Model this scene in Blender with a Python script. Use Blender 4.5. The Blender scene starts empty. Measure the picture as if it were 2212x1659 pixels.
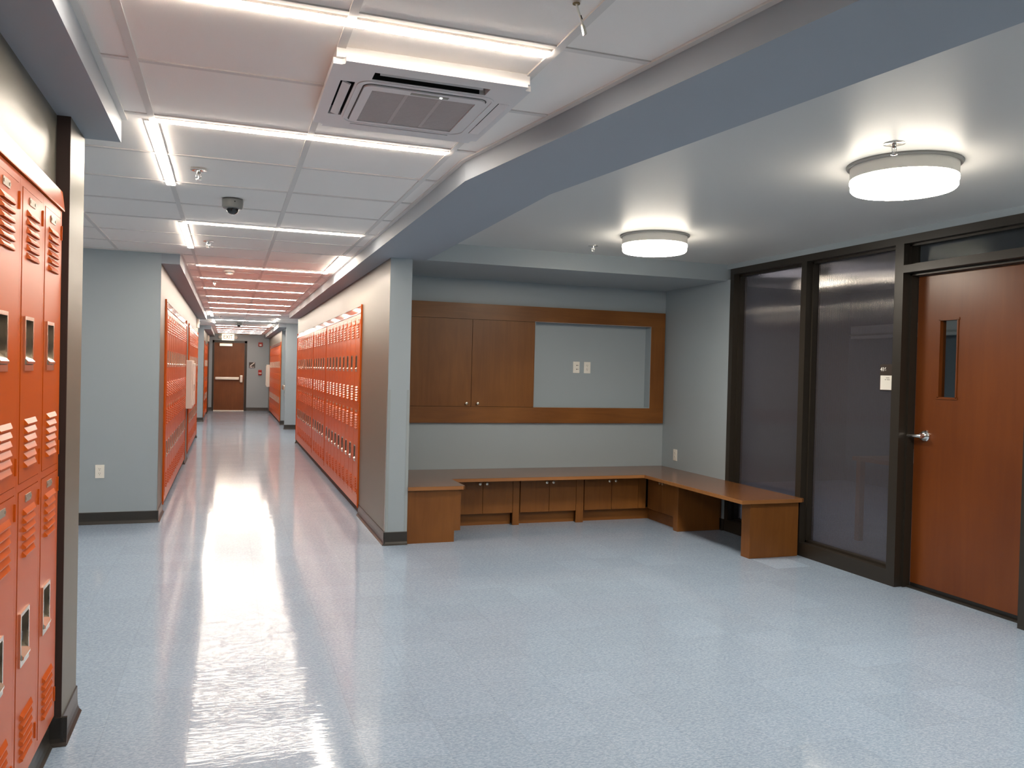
import bpy, bmesh, math, random
from mathutils import Vector, Matrix
random.seed(7)
PI = math.pi
C = bpy.context.scene.collection

# ------------------------------------------------------------------ camera, world, exposure
CAM_Z = 1.40
YAW, PITCH, ROLL, FPX = math.radians(19.25216), math.radians(-0.8161), math.radians(1.37942), 1753.09
fw = Vector((math.sin(YAW)*math.cos(PITCH), math.cos(YAW)*math.cos(PITCH), math.sin(PITCH)))
rt = Vector((math.cos(YAW), -math.sin(YAW), 0)); up = rt.cross(fw)
r2 = math.cos(ROLL)*rt + math.sin(ROLL)*up; u2 = -math.sin(ROLL)*rt + math.cos(ROLL)*up
cd = bpy.data.cameras.new('camera'); cam = bpy.data.objects.new('camera', cd); C.objects.link(cam)
m = Matrix.Identity(4)
for i in range(3):
    m[i][0], m[i][1], m[i][2] = r2[i], u2[i], -fw[i]
m[0][3], m[1][3], m[2][3] = 0, 0, CAM_Z
cam.matrix_world = m
cd.sensor_fit = 'HORIZONTAL'; cd.sensor_width = 36; cd.lens = 36*FPX/2212; cd.clip_start = 0.02; cd.clip_end = 200
bpy.context.scene.camera = cam
w = bpy.data.worlds.new('world'); bpy.context.scene.world = w; w.use_nodes = True
w.node_tree.nodes['Background'].inputs[0].default_value = (0.6, 0.7, 0.85, 1)
w.node_tree.nodes['Background'].inputs[1].default_value = 0.02
vs = bpy.context.scene.view_settings
vs.view_transform = 'Standard'; vs.look = 'None'; vs.exposure = 2.12; vs.gamma = 1; vs.use_curve_mapping = False
STRIP_E = 17.5      # radiance of the linear lamps
DRUM_E = 16.0       # radiance of the round lamps
WARM = (1.0, 0.875, 0.735)

# ------------------------------------------------------------------ materials
def lin(h):
    return tuple(((c/255)/12.92 if c/255 <= .04045 else ((c/255+.055)/1.055)**2.4) for c in h)
def mat(name, rgb, rough=.5, metal=0., coat=0., spec=.5, noise=0., nscale=8., bump=0., bscale=60., emit=None, es=0., coat_rough=.1):
    M = bpy.data.materials.new(name); M.use_nodes = True; nt = M.node_tree; b = nt.nodes['Principled BSDF']
    b.inputs['Base Color'].default_value = (*rgb, 1); b.inputs['Roughness'].default_value = rough
    b.inputs['Metallic'].default_value = metal; b.inputs['Coat Weight'].default_value = coat; b.inputs['Coat Roughness'].default_value = coat_rough
    b.inputs['Specular IOR Level'].default_value = spec
    tc = nt.nodes.new('ShaderNodeTexCoord')
    if noise:
        n = nt.nodes.new('ShaderNodeTexNoise'); n.inputs['Scale'].default_value = nscale; n.inputs['Detail'].default_value = 3
        nt.links.new(tc.outputs['Object'], n.inputs['Vector'])
        r = nt.nodes.new('ShaderNodeMapRange'); r.inputs[3].default_value = 1-noise; r.inputs[4].default_value = 1+noise
        nt.links.new(n.outputs['Fac'], r.inputs[0])
        mx = nt.nodes.new('ShaderNodeVectorMath'); mx.operation = 'SCALE'; mx.inputs[0].default_value = rgb
        nt.links.new(r.outputs[0], mx.inputs['Scale']); nt.links.new(mx.outputs[0], b.inputs['Base Color'])
    if bump:
        n = nt.nodes.new('ShaderNodeTexNoise'); n.inputs['Scale'].default_value = bscale; n.inputs['Detail'].default_value = 2
        nt.links.new(tc.outputs['Object'], n.inputs['Vector'])
        bp = nt.nodes.new('ShaderNodeBump'); bp.inputs['Strength'].default_value = bump; bp.inputs['Distance'].default_value = .002
        nt.links.new(n.outputs['Fac'], bp.inputs['Height']); nt.links.new(bp.outputs[0], b.inputs['Normal'])
    if emit:
        b.inputs['Emission Color'].default_value = (*emit, 1); b.inputs['Emission Strength'].default_value = es
    return M
def wood(name, dark, light, axis='x', rough=.32, coat=.3, figure=1.0):
    M = bpy.data.materials.new(name); M.use_nodes = True; nt = M.node_tree; b = nt.nodes['Principled BSDF']
    tc = nt.nodes.new('ShaderNodeTexCoord'); mp = nt.nodes.new('ShaderNodeMapping')
    s = {'x': (1.2, 14, 14), 'y': (14, 1.2, 14), 'z': (14, 14, 1.2)}[axis]
    mp.inputs['Scale'].default_value = s
    nt.links.new(tc.outputs['Object'], mp.inputs[0])
    n1 = nt.nodes.new('ShaderNodeTexNoise'); n1.inputs['Scale'].default_value = 1.1; n1.inputs['Detail'].default_value = 6; n1.inputs['Roughness'].default_value = .62
    n1.inputs['Distortion'].default_value = 1.2*figure
    nt.links.new(mp.outputs[0], n1.inputs['Vector'])
    n2 = nt.nodes.new('ShaderNodeTexNoise'); n2.inputs['Scale'].default_value = 1.6; n2.inputs['Detail'].default_value = 2
    nt.links.new(tc.outputs['Object'], n2.inputs['Vector'])
    ad = nt.nodes.new('ShaderNodeMix'); ad.data_type = 'FLOAT'; ad.inputs[0].default_value = .6
    nt.links.new(n1.outputs['Fac'], ad.inputs[2]); nt.links.new(n2.outputs['Fac'], ad.inputs[3])
    cr = nt.nodes.new('ShaderNodeValToRGB'); cr.color_ramp.elements[0].position = .33; cr.color_ramp.elements[1].position = .68
    cr.color_ramp.elements[0].color = (*dark, 1); cr.color_ramp.elements[1].color = (*light, 1)
    nt.links.new(ad.outputs[0], cr.inputs[0]); nt.links.new(cr.outputs[0], b.inputs['Base Color'])
    b.inputs['Roughness'].default_value = rough; b.inputs['Coat Weight'].default_value = coat; b.inputs['Coat Roughness'].default_value = .25; b.inputs['Specular IOR Level'].default_value = .3
    return M

WALL = mat('blue_grey_wall_paint', (.345, .40, .435), rough=.45, spec=.5, bump=.12, bscale=180)
WALLC = mat('corridor_wall_warm_cast', (.150, .139, .110), rough=.40, spec=.55, bump=.12, bscale=180)  # wall paint with warm reflected light put into its colour
SOFF = mat('soffit_paint', (.335, .370, .415), rough=.6, bump=.1, bscale=180)
GYP = mat('white_gypsum', (.60, .60, .59), rough=.42, spec=.45)
TILE = mat('ceiling_tile', (.94, .885, .84), rough=.85, bump=.15, bscale=300)
TEE = mat('ceiling_grid_white', (.76, .715, .68), rough=.85)
ORANGE = mat('orange_locker_enamel', (.54, .088, .006), rough=.28, coat=0., spec=.17)
ORANGE_H = mat('orange_hood_enamel', (.56, .092, .006), rough=.12, coat=.7, spec=.4)
ORANGE_D = mat('orange_locker_inside', (.20, .028, .006), rough=.6)
STEEL = mat('brushed_stainless', (.82, .77, .66), rough=.22, metal=1.)
STEEL_D = mat('recessed_pan_stainless', (.42, .37, .30), rough=.32, metal=1.)
PLATE = mat('number_plate_metal', (.50, .44, .36), rough=.4, metal=.7)
BLACKP = mat('black_plastic', (.012, .012, .012), rough=.35)
BASE = mat('black_vinyl_base', (.030, .026, .022), rough=.33, spec=.6)
BRONZE = mat('dark_bronze_frame_paint', (.024, .0195, .0145), rough=.38, spec=.5)
WOOD = wood('cherry_stained_maple', (.14, .048, .010), (.255, .098, .022), 'x', rough=.42, coat=.10)
WOODV = wood('cherry_stained_maple_vertical', (.15, .051, .010), (.24, .092, .020), 'z', rough=.42, coat=.10)
WOODT = wood('bench_top_veneer', (.14, .052, .016), (.22, .090, .030), 'x', rough=.26, coat=.5)
DOORW = wood('door_veneer', (.115, .027, .0035), (.165, .043, .006), 'z', rough=.36, coat=.35, figure=.5)
DOORB = wood('corridor_door_veneer', (.16, .052, .016), (.24, .085, .026), 'z', rough=.45, coat=.1, figure=.3)
WHITE = mat('white_plastic', (.86, .83, .76), rough=.35)
WHITEM = mat('white_painted_metal', (.80, .77, .71), rough=.35)
GREYM = mat('grey_camera_housing', (.25, .25, .24), rough=.4)
CHROME = mat('chrome', (.85, .83, .80), rough=.12, metal=1.)
NICKEL = mat('satin_aluminium', (.72, .68, .60), rough=.3, metal=1.)
RED = mat('red_alarm_plastic', (.42, .02, .010), rough=.35)
SLOT = mat('dark_slot', (.02, .018, .015), rough=.6)
EDGE = wood('bench_edge_band', (.25, .10, .03), (.36, .16, .055), 'x', rough=.35)
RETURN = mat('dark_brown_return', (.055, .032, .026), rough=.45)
ACG = mat('grille_grey_filter', (.52, .465, .45), rough=.6)
SLOT_SHADE = mat('black_slot_shade', (.003, .003, .003), rough=.9)  # black stands in for the shade deep in the air slots
ACP = mat('cassette_white_plastic', (.78, .76, .76), rough=.38)
DIFF = mat('glowing_strip_diffuser', (.9, .9, .9), emit=WARM, es=STRIP_E)
DRUM = mat('glowing_drum_diffuser', (.9, .9, .9), emit=(1, .89, .74), es=DRUM_E)
DRUMR = mat('frosted_drum_rim', (.9, .9, .88), emit=(1, .89, .74), es=DRUM_E*.33)
DRUMB = mat('drum_upper_band', (.80, .78, .73), rough=.5)
KICK = mat('dark_wood_blocking', (.05, .02, .012), rough=.7)
EXITF = mat('exit_sign_face', (.85, .80, .66), rough=.4, emit=(1, .86, .62), es=.35)
EXITL = mat('exit_sign_amber_letters', (.20, .085, .014), rough=.5)
LETW = mat('white_lettering', (.9, .88, .82), rough=.5)
TXTG = mat('grey_print', (.30, .28, .24), rough=.6)
SIGNB = mat('dark_brown_sign', (.045, .032, .026), rough=.4)
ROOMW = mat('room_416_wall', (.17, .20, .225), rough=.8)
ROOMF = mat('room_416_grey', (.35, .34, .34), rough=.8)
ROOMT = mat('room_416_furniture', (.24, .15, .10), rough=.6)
LED = mat('indicator_led', (.9, .9, .9), emit=(1, 1, .95), es=4)

# floor: waxed light blue composition tile
def floor_mat():
    M = bpy.data.materials.new('waxed_blue_tile'); M.use_nodes = True; nt = M.node_tree; b = nt.nodes['Principled BSDF']; L = nt.links
    tc = nt.nodes.new('ShaderNodeTexCoord')
    mp = nt.nodes.new('ShaderNodeMapping'); mp.inputs['Location'].default_value = (.121/.3048, -3.147/.3048, 0)
    mp.inputs['Scale'].default_value = (1/.3048, 1/.3048, 1); L.new(tc.outputs['Object'], mp.inputs[0])
    fl = nt.nodes.new('ShaderNodeVectorMath'); fl.operation = 'FLOOR'; L.new(mp.outputs[0], fl.inputs[0])
    wn = nt.nodes.new('ShaderNodeTexWhiteNoise'); wn.noise_dimensions = '2D'; L.new(fl.outputs[0], wn.inputs['Vector'])
    fr = nt.nodes.new('ShaderNodeVectorMath'); fr.operation = 'FRACTION'; L.new(mp.outputs[0], fr.inputs[0])
    sp = nt.nodes.new('ShaderNodeSeparateXYZ'); L.new(fr.outputs[0], sp.inputs[0])
    def edge(o):
        a = nt.nodes.new('ShaderNodeMath'); a.operation = 'SUBTRACT'; L.new(o, a.inputs[0]); a.inputs[1].default_value = .5
        c = nt.nodes.new('ShaderNodeMath'); c.operation = 'ABSOLUTE'; L.new(a.outputs[0], c.inputs[0])
        d = nt.nodes.new('ShaderNodeMath'); d.operation = 'GREATER_THAN'; L.new(c.outputs[0], d.inputs[0]); d.inputs[1].default_value = .4965
        return d.outputs[0]
    mxm = nt.nodes.new('ShaderNodeMath'); mxm.operation = 'MAXIMUM'; L.new(edge(sp.outputs[0]), mxm.inputs[0]); L.new(edge(sp.outputs[1]), mxm.inputs[1])
    # fleck pattern
    n1 = nt.nodes.new('ShaderNodeTexNoise'); n1.inputs['Scale'].default_value = 130; n1.inputs['Detail'].default_value = 3; n1.inputs['Distortion'].default_value = .8
    mp2 = nt.nodes.new('ShaderNodeMapping'); mp2.inputs['Scale'].default_value = (.55, 1, 1); mp2.inputs['Rotation'].default_value = (0, 0, .5)
    L.new(tc.outputs['Object'], mp2.inputs[0]); L.new(mp2.outputs[0], n1.inputs['Vector'])
    cr = nt.nodes.new('ShaderNodeValToRGB'); e = cr.color_ramp.elements
    e[0].position = .34; e[0].color = (.25, .34, .47, 1); e[1].position = .62; e[1].color = (.40, .49, .61, 1)
    x = cr.color_ramp.elements.new(.5); x.color = (.315, .415, .545, 1)
    L.new(n1.outputs['Fac'], cr.inputs[0])
    mr = nt.nodes.new('ShaderNodeMapRange'); mr.inputs[3].default_value = .965; mr.inputs[4].default_value = 1.035; L.new(wn.outputs['Value'], mr.inputs[0])
    m1 = nt.nodes.new('ShaderNodeVectorMath'); m1.operation = 'SCALE'; L.new(cr.outputs[0], m1.inputs[0]); L.new(mr.outputs[0], m1.inputs['Scale'])
    s2 = nt.nodes.new('ShaderNodeMath'); s2.operation = 'MULTIPLY_ADD'; L.new(mxm.outputs[0], s2.inputs[0]); s2.inputs[1].default_value = -.16; s2.inputs[2].default_value = 1
    m2 = nt.nodes.new('ShaderNodeVectorMath'); m2.operation = 'SCALE'; L.new(m1.outputs[0], m2.inputs[0]); L.new(s2.outputs[0], m2.inputs['Scale'])
    ds = nt.nodes.new('ShaderNodeVectorMath'); ds.operation = 'DISTANCE'; L.new(fl.outputs[0], ds.inputs[0]); ds.inputs[1].default_value = (13, 6, 0)
    lt = nt.nodes.new('ShaderNodeMath'); lt.operation = 'LESS_THAN'; L.new(ds.outputs['Value'], lt.inputs[0]); lt.inputs[1].default_value = .4
    ma = nt.nodes.new('ShaderNodeMath'); ma.operation = 'MULTIPLY_ADD'; L.new(lt.outputs[0], ma.inputs[0]); ma.inputs[1].default_value = .22; ma.inputs[2].default_value = 1
    m5 = nt.nodes.new('ShaderNodeVectorMath'); m5.operation = 'SCALE'; L.new(m2.outputs[0], m5.inputs[0]); L.new(ma.outputs[0], m5.inputs['Scale'])
    L.new(m5.outputs[0], b.inputs['Base Color'])
    b.inputs['Roughness'].default_value = .5; b.inputs['Specular IOR Level'].default_value = .15
    b.inputs['Coat Weight'].default_value = .85; b.inputs['Coat IOR'].default_value = 1.5
    n3 = nt.nodes.new('ShaderNodeTexNoise'); n3.inputs['Scale'].default_value = 5; n3.inputs['Detail'].default_value = 3
    L.new(tc.outputs['Object'], n3.inputs['Vector'])
    m3 = nt.nodes.new('ShaderNodeMapRange'); m3.inputs[3].default_value = .055; m3.inputs[4].default_value = .09; L.new(n3.outputs['Fac'], m3.inputs[0]); L.new(m3.outputs[0], b.inputs['Coat Roughness'])
    # slow waviness of the tile field and wax coats
    n4 = nt.nodes.new('ShaderNodeTexNoise'); n4.inputs['Scale'].default_value = 2.6; n4.inputs['Detail'].default_value = 2
    mp3 = nt.nodes.new('ShaderNodeMapping'); mp3.inputs['Scale'].default_value = (.45, 2.0, 1); L.new(tc.outputs['Object'], mp3.inputs[0]); L.new(mp3.outputs[0], n4.inputs['Vector'])
    bp = nt.nodes.new('ShaderNodeBump'); bp.inputs['Strength'].default_value = .5; bp.inputs['Distance'].default_value = .003
    L.new(n4.outputs['Fac'], bp.inputs['Height'])
    n6 = nt.nodes.new('ShaderNodeTexNoise'); n6.inputs['Scale'].default_value = 60; n6.inputs['Detail'].default_value = 1
    mp6 = nt.nodes.new('ShaderNodeMapping'); mp6.inputs['Scale'].default_value = (.25, 1, 1); L.new(tc.outputs['Object'], mp6.inputs[0]); L.new(mp6.outputs[0], n6.inputs['Vector'])
    b6 = nt.nodes.new('ShaderNodeBump'); b6.inputs['Strength'].default_value = 1; b6.inputs['Distance'].default_value = .00045
    L.new(n6.outputs['Fac'], b6.inputs['Height']); L.new(bp.outputs[0], b6.inputs['Normal']); L.new(b6.outputs[0], b.inputs['Coat Normal'])
    return M
FLOOR = floor_mat()

# fluted translucent glazing and clear glazing
def fluted_mat():
    M = bpy.data.materials.new('fluted_translucent_glazing'); M.use_nodes = True; nt = M.node_tree; L = nt.links
    nt.nodes.remove(nt.nodes['Principled BSDF']); out = nt.nodes['Material Output']
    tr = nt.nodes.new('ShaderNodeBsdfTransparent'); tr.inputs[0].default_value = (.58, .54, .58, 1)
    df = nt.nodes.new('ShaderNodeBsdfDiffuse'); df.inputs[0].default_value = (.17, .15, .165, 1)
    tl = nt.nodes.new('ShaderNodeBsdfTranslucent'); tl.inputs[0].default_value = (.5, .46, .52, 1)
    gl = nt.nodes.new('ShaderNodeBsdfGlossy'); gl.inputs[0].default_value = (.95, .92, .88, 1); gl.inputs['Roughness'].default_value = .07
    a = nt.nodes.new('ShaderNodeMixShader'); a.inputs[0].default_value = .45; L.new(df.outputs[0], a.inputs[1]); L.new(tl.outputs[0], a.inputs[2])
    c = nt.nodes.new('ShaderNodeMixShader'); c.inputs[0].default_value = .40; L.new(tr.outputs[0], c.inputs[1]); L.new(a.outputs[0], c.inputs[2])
    fc = nt.nodes.new('ShaderNodeLayerWeight'); fc.inputs[0].default_value = .5
    pw = nt.nodes.new('ShaderNodeMath'); pw.operation = 'POWER'; pw.inputs[1].default_value = 5; L.new(fc.outputs['Facing'], pw.inputs[0])
    f0 = nt.nodes.new('ShaderNodeMath'); f0.operation = 'MULTIPLY_ADD'; f0.inputs[1].default_value = .96; f0.inputs[2].default_value = .04; L.new(pw.outputs[0], f0.inputs[0])
    f = nt.nodes.new('ShaderNodeMath'); f.operation = 'MULTIPLY'; f.use_clamp = True; f.inputs[1].default_value = 2.2; L.new(f0.outputs[0], f.inputs[0])
    g = nt.nodes.new('ShaderNodeMixShader'); L.new(f.outputs[0], g.inputs[0]); L.new(c.outputs[0], g.inputs[1]); L.new(gl.outputs[0], g.inputs[2])
    L.new(g.outputs[0], out.inputs[0]); return M
def clear_mat():
    M = bpy.data.materials.new('clear_glass'); M.use_nodes = True; nt = M.node_tree; L = nt.links
    nt.nodes.remove(nt.nodes['Principled BSDF']); out = nt.nodes['Material Output']
    tr = nt.nodes.new('ShaderNodeBsdfTransparent'); tr.inputs[0].default_value = (.86, .90, .88, 1)
    gl = nt.nodes.new('ShaderNodeBsdfGlossy'); gl.inputs['Roughness'].default_value = .02
    fc = nt.nodes.new('ShaderNodeLayerWeight'); fc.inputs[0].default_value = .5
    pw = nt.nodes.new('ShaderNodeMath'); pw.operation = 'POWER'; pw.inputs[1].default_value = 5; L.new(fc.outputs['Facing'], pw.inputs[0])
    f = nt.nodes.new('ShaderNodeMath'); f.operation = 'MULTIPLY_ADD'; f.inputs[1].default_value = .96; f.inputs[2].default_value = .04; L.new(pw.outputs[0], f.inputs[0])
    g = nt.nodes.new('ShaderNodeMixShader'); L.new(f.outputs[0], g.inputs[0]); L.new(tr.outputs[0], g.inputs[1]); L.new(gl.outputs[0], g.inputs[2])
    L.new(g.outputs[0], out.inputs[0]); return M
FLUTED = fluted_mat(); CLEAR = clear_mat()

# ------------------------------------------------------------------ helpers
class MB:
    def __init__(s): s.bm = bmesh.new()
    def box(s, x0, x1, y0, y1, z0, z1):
        if x0 > x1: x0, x1 = x1, x0
        if y0 > y1: y0, y1 = y1, y0
        if z0 > z1: z0, z1 = z1, z0
        v = [s.bm.verts.new(p) for p in ((x0,y0,z0),(x1,y0,z0),(x1,y1,z0),(x0,y1,z0),(x0,y0,z1),(x1,y0,z1),(x1,y1,z1),(x0,y1,z1))]
        for f in ((3,2,1,0),(4,5,6,7),(0,1,5,4),(1,2,6,5),(2,3,7,6),(3,0,4,7)): s.bm.faces.new([v[i] for i in f])
        return s
    def prism(s, pts, a, b, axis='z'):
        def P(p, h):
            return {'z': (p[0], p[1], h), 'x': (h, p[0], p[1]), 'y': (p[0], h, p[1])}[axis]
        v0 = [s.bm.verts.new(P(p, a)) for p in pts]; v1 = [s.bm.verts.new(P(p, b)) for p in pts]
        n = len(pts)
        s.bm.faces.new(v0[::-1]); s.bm.faces.new(v1)
        for i in range(n): s.bm.faces.new((v0[i], v0[(i+1) % n], v1[(i+1) % n], v1[i]))
        return s
    def quad(s, *p): s.bm.faces.new([s.bm.verts.new(q) for q in p]); return s
    def lathe(s, prof, c=(0,0,0), n=32, axis='z'):
        rings = []
        for r, h in prof:
            ring = []
            for i in range(n):
                t = 2*PI*i/n; a, b = r*math.cos(t), r*math.sin(t)
                p = {'z': (a, b, h), 'x': (h, a, b), 'y': (a, h, b)}[axis]
                ring.append(s.bm.verts.new((p[0]+c[0], p[1]+c[1], p[2]+c[2])))
            rings.append(ring)
        for k in range(len(rings)-1):
            for i in range(n): s.bm.faces.new((rings[k][i], rings[k][(i+1) % n], rings[k+1][(i+1) % n], rings[k+1][i]))
        s.bm.faces.new(rings[0][::-1]); s.bm.faces.new(rings[-1]); return s
    def tube(s, pts, r, n=10):
        rings = []
        for i, p in enumerate(pts):
            p = Vector(p); d = (Vector(pts[min(i+1, len(pts)-1)])-Vector(pts[max(i-1, 0)])).normalized()
            a = d.orthogonal().normalized() if abs(d.z) < .9 else Vector((1, 0, 0)); a = (a-d*a.dot(d)).normalized(); b = d.cross(a)
            rr = r[i] if isinstance(r, (list, tuple)) else r
            rings.append([s.bm.verts.new(p+a*rr*math.cos(2*PI*k/n)+b*rr*math.sin(2*PI*k/n)) for k in range(n)])
        for k in range(len(rings)-1):
            for i in range(n): s.bm.faces.new((rings[k][i], rings[k][(i+1) % n], rings[k+1][(i+1) % n], rings[k+1][i]))
        s.bm.faces.new(rings[0][::-1]); s.bm.faces.new(rings[-1]); return s
    def bevel(s, w=.003, seg=2):
        bmesh.ops.remove_doubles(s.bm, verts=s.bm.verts, dist=1e-6)
        bmesh.ops.bevel(s.bm, geom=list(s.bm.edges), offset=w, segments=seg, affect='EDGES', profile=.6); return s
def obj(name, mb, m, parent=None, smooth=False, at=None):
    if at is not None: bmesh.ops.translate(mb.bm, verts=mb.bm.verts, vec=-Vector(at))
    bmesh.ops.recalc_face_normals(mb.bm, faces=mb.bm.faces)
    me = bpy.data.meshes.new(name); mb.bm.to_mesh(me); mb.bm.free()
    for mm in (m if isinstance(m, (list, tuple)) else [m]): me.materials.append(mm)
    if smooth:
        for p in me.polygons: p.use_smooth = True
        try: me.set_sharp_from_angle(angle=math.radians(35))
        except Exception: pass
    o = bpy.data.objects.new(name, me); C.objects.link(o)
    if parent: o.parent = parent
    return o
def tag(o, label, cat, group=None):
    o['label'] = label; o['category'] = cat
    if group: o['group'] = group
    return o
def thing(name, label, cat, loc=(0,0,0), rz=0, group=None):
    o = bpy.data.objects.new(name, None); C.objects.link(o); o.location = loc; o.rotation_euler = (0, 0, rz); o.empty_display_size = .1
    return tag(o, label, cat, group)
def struct(name, mb, m, parent=None, smooth=False):
    o = obj(name, mb, m, parent, smooth)
    if parent is None: o['kind'] = 'structure'
    return o
def sempty(name, loc=(0,0,0)):
    o = bpy.data.objects.new(name, None); C.objects.link(o); o.location = loc; o['kind'] = 'structure'; return o
def dup(root, loc, rz, label, group=None):
    r = root.copy(); C.objects.link(r); r.location = loc; r.rotation_euler = (0, 0, rz); r['label'] = label
    if group: r['group'] = group
    for ch in list(root.children):
        c = ch.copy(); C.objects.link(c); c.parent = r
        for g in list(ch.children):
            d = g.copy(); C.objects.link(d); d.parent = c
    return r
def text_mesh(s, size, depth=.001, bold=0.):
    cu = bpy.data.curves.new('t', 'FONT'); cu.body = s; cu.size = size; cu.extrude = depth; cu.offset = bold; cu.align_x = 'CENTER'; cu.align_y = 'CENTER'
    o = bpy.data.objects.new('t', cu); C.objects.link(o)
    me = bpy.data.meshes.new_from_object(o.evaluated_get(bpy.context.evaluated_depsgraph_get()))
    bpy.data.objects.remove(o); bpy.data.curves.remove(cu); return me
def text_obj(name, s, size, m, parent, M4, depth=.001, bold=0., sx=1.):
    me = text_mesh(s, size, depth, bold); me.transform(Matrix.Diagonal((sx, 1, 1, 1))); me.transform(M4)
    me.materials.clear(); me.materials.append(m)
    o = bpy.data.objects.new(name, me); C.objects.link(o); o.parent = parent; return o
# orientation matrices for lettering: facing -y (towards the viewer) and facing -x
def face_my(x, y, z): return Matrix(((1,0,0,x),(0,0,-1,y),(0,1,0,z),(0,0,0,1)))
def face_mx(x, y, z): return Matrix(((0,0,-1,x),(-1,0,0,y),(0,1,0,z),(0,0,0,1)))
ORD = ['first','second','third','fourth','fifth','sixth','seventh','eighth','ninth','tenth','eleventh','twelfth','thirteenth','fourteenth','fifteenth','sixteenth','seventeenth','eighteenth','nineteenth','twentieth','twenty-first','twenty-second','twenty-third']

# ------------------------------------------------------------------ main levels and planes
CZ, SZ, AZ = 2.378, 2.286, 2.435
TOP = 2.75
XLW, XRW, XCR, XR = -.577, 1.195, 1.371, 4.306
YC, YB, YBK, YE = 6.404, 7.506, -5.0, 26.68
XNW, XNR = -.555, -.600
# beam kinks
KO, KI = (1.0235, 3.664), (1.487, 3.755)
def so(y): return KO[0]+(KO[1]-y)*.163
def si(y): return KI[0]+(KI[1]-y)*.146

# floor
struct('floor', MB().box(-5, 9, YBK-.1, YE+.5, -.08, 0), FLOOR)

# ceilings
mb = MB()
z = CZ+.006
y0 = YBK
mb.prism([(-5, y0), (so(y0), y0), KO, (KO[0], YC), (5, YC+1.4), (5, YE+.3), (-5, YE+.3)], z, z+.05)
struct('ceiling', mb, TILE)
mb = MB().prism([(si(y0)-.02, y0), (XR+.3, y0), (XR+.3, YC+.2), (KI[0]-.02, YC+.2), (KI[0]-.02, KI[1])], AZ, AZ+.05)
struct('ceiling', mb, GYP)
# exposed tees of the lay-in ceiling
XG = [-.9245, -.3085, .3075, .9235]
mb = MB()
for xg in XG:
    if xg > -.9:
        mb.box(xg-.013, xg+.013, YBK, YE, CZ, z+.001)
    else: mb.box(xg-.013, xg+.013, 3.63, 7.78, CZ, z+.001)
for k in range(1, 6): mb.box(XG[0]-.616*k-.013, XG[0]-.616*k+.013, 3.63, 7.78, CZ, z+.001)
yk0 = 2.285; ny = 0
ys = [yk0+.6155*k for k in range(-11, 40)]
for yy in ys:
    if yy < YBK or yy > YE-.05: continue
    xa = -.43 if yy < 3.6 else (-4 if yy < 7.78 else (-.43 if yy < 16.9 else (-3.5 if yy < 21.4 else -.43)))
    xb = so(yy) if yy < KO[1] else (KO[0] if yy < 15.3 else (3.8 if yy < 18.84 else 1.04))
    mb.box(xa, xb, yy-.012, yy+.012, CZ+.0015, z+.001)
struct('trim_1', mb, TEE)
# perimeter angle
mb = MB()
def angle(p, q, side=1, w=.022):
    p, q = Vector(p), Vector(q); d = (q-p).normalized(); n = Vector((-d.y, d.x))*side*w
    mb.prism([tuple(p), tuple(q), tuple(q+n), tuple(p+n)], CZ-.002, z+.0005)
angle((-.425, YBK), (-.425, 3.614), -1); angle((so(YBK), YBK), KO, 1); angle(KO, (KO[0], 15.3), 1)
angle((-.426, 7.787), (-.426, 16.905), -1); angle((XLW-3, 7.787), (-.426, 7.787), -1)
angle((-.427, 21.4), (-.427, YE), -1); angle((1.043, 18.84), (1.043, YE), 1); angle((1.043, 18.84), (3.8, 18.84), -1); angle((-.427, YE), (1.043, YE), -1)
struct('trim_2', mb, TEE)

# soffits and fascias (painted drywall)
def soff(name, mb, m=SOFF): struct(name, mb, m)
soff('trim_3', MB().box(XNR-.25, -.425, YBK, 3.614, SZ, TOP))
soff('trim_4', MB().box(XLW-.0005, -.426, 7.787, 16.905, SZ, TOP))
soff('trim_5', MB().box(-.5925, -.427, 21.40, YE, SZ, TOP))
soff('trim_6', MB().prism([(so(YBK), YBK), (si(YBK), YBK), KI, (KI[0], YC+.005), (KO[0], YC+.005)][:0] or
     [(so(YBK), YBK), (si(YBK), YBK), (KI[0], KI[1]), (KI[0], YC), (KO[0], YC), (KO[0], KO[1])], SZ, TOP))
soff('trim_7', MB().box(KO[0], XCR, YC, 15.30, SZ, TOP))
soff('trim_8', MB().box(1.043, 1.1995, 18.84, YE, SZ, TOP))
soff('trim_9', MB().box(XCR, XR+.2, YC, YB+.3, SZ, TOP), WALL)

# walls
def wbox(name, *a, m=WALL): struct(name, MB().box(*a), m)
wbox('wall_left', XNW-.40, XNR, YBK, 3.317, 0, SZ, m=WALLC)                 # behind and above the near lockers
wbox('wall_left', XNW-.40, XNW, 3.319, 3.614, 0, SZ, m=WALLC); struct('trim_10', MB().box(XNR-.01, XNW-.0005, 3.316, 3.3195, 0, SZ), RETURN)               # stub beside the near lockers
wbox('wall_left', -4.2, -4.05, 3.5, 21.5, 0, TOP)
wbox('wall_left', -4.2, XNW-.38, 3.45, 3.614, 0, TOP)
wbox('wall_left', -4.1, XLW-.001, 7.787, 7.93, 0, TOP); wbox('wall_left', XLW-.002, XLW-.0002, 7.787, 7.789, 0, SZ)
def bank_wall(name, xf, xb, y0, y1, banks, zr=2.009, dep=.045):
    s_ = 1 if xf > xb else -1; mb = MB(); y = y0
    for a, b in banks:
        mb.box(xb, xf, y, a, 0, SZ); mb.box(xb, xf, a, b, zr, SZ); mb.box(xb, xf-s_*dep, a, b, 0, zr); y = b
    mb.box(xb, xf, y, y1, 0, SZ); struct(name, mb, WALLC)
bank_wall('wall_left', XLW, XLW-.15, 7.789, 16.903, [(8.335, 12.23), (13.04, 16.635)])
wbox('wall_left', -4.1, XLW-.001, 16.78, 16.905, 0, TOP)
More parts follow.
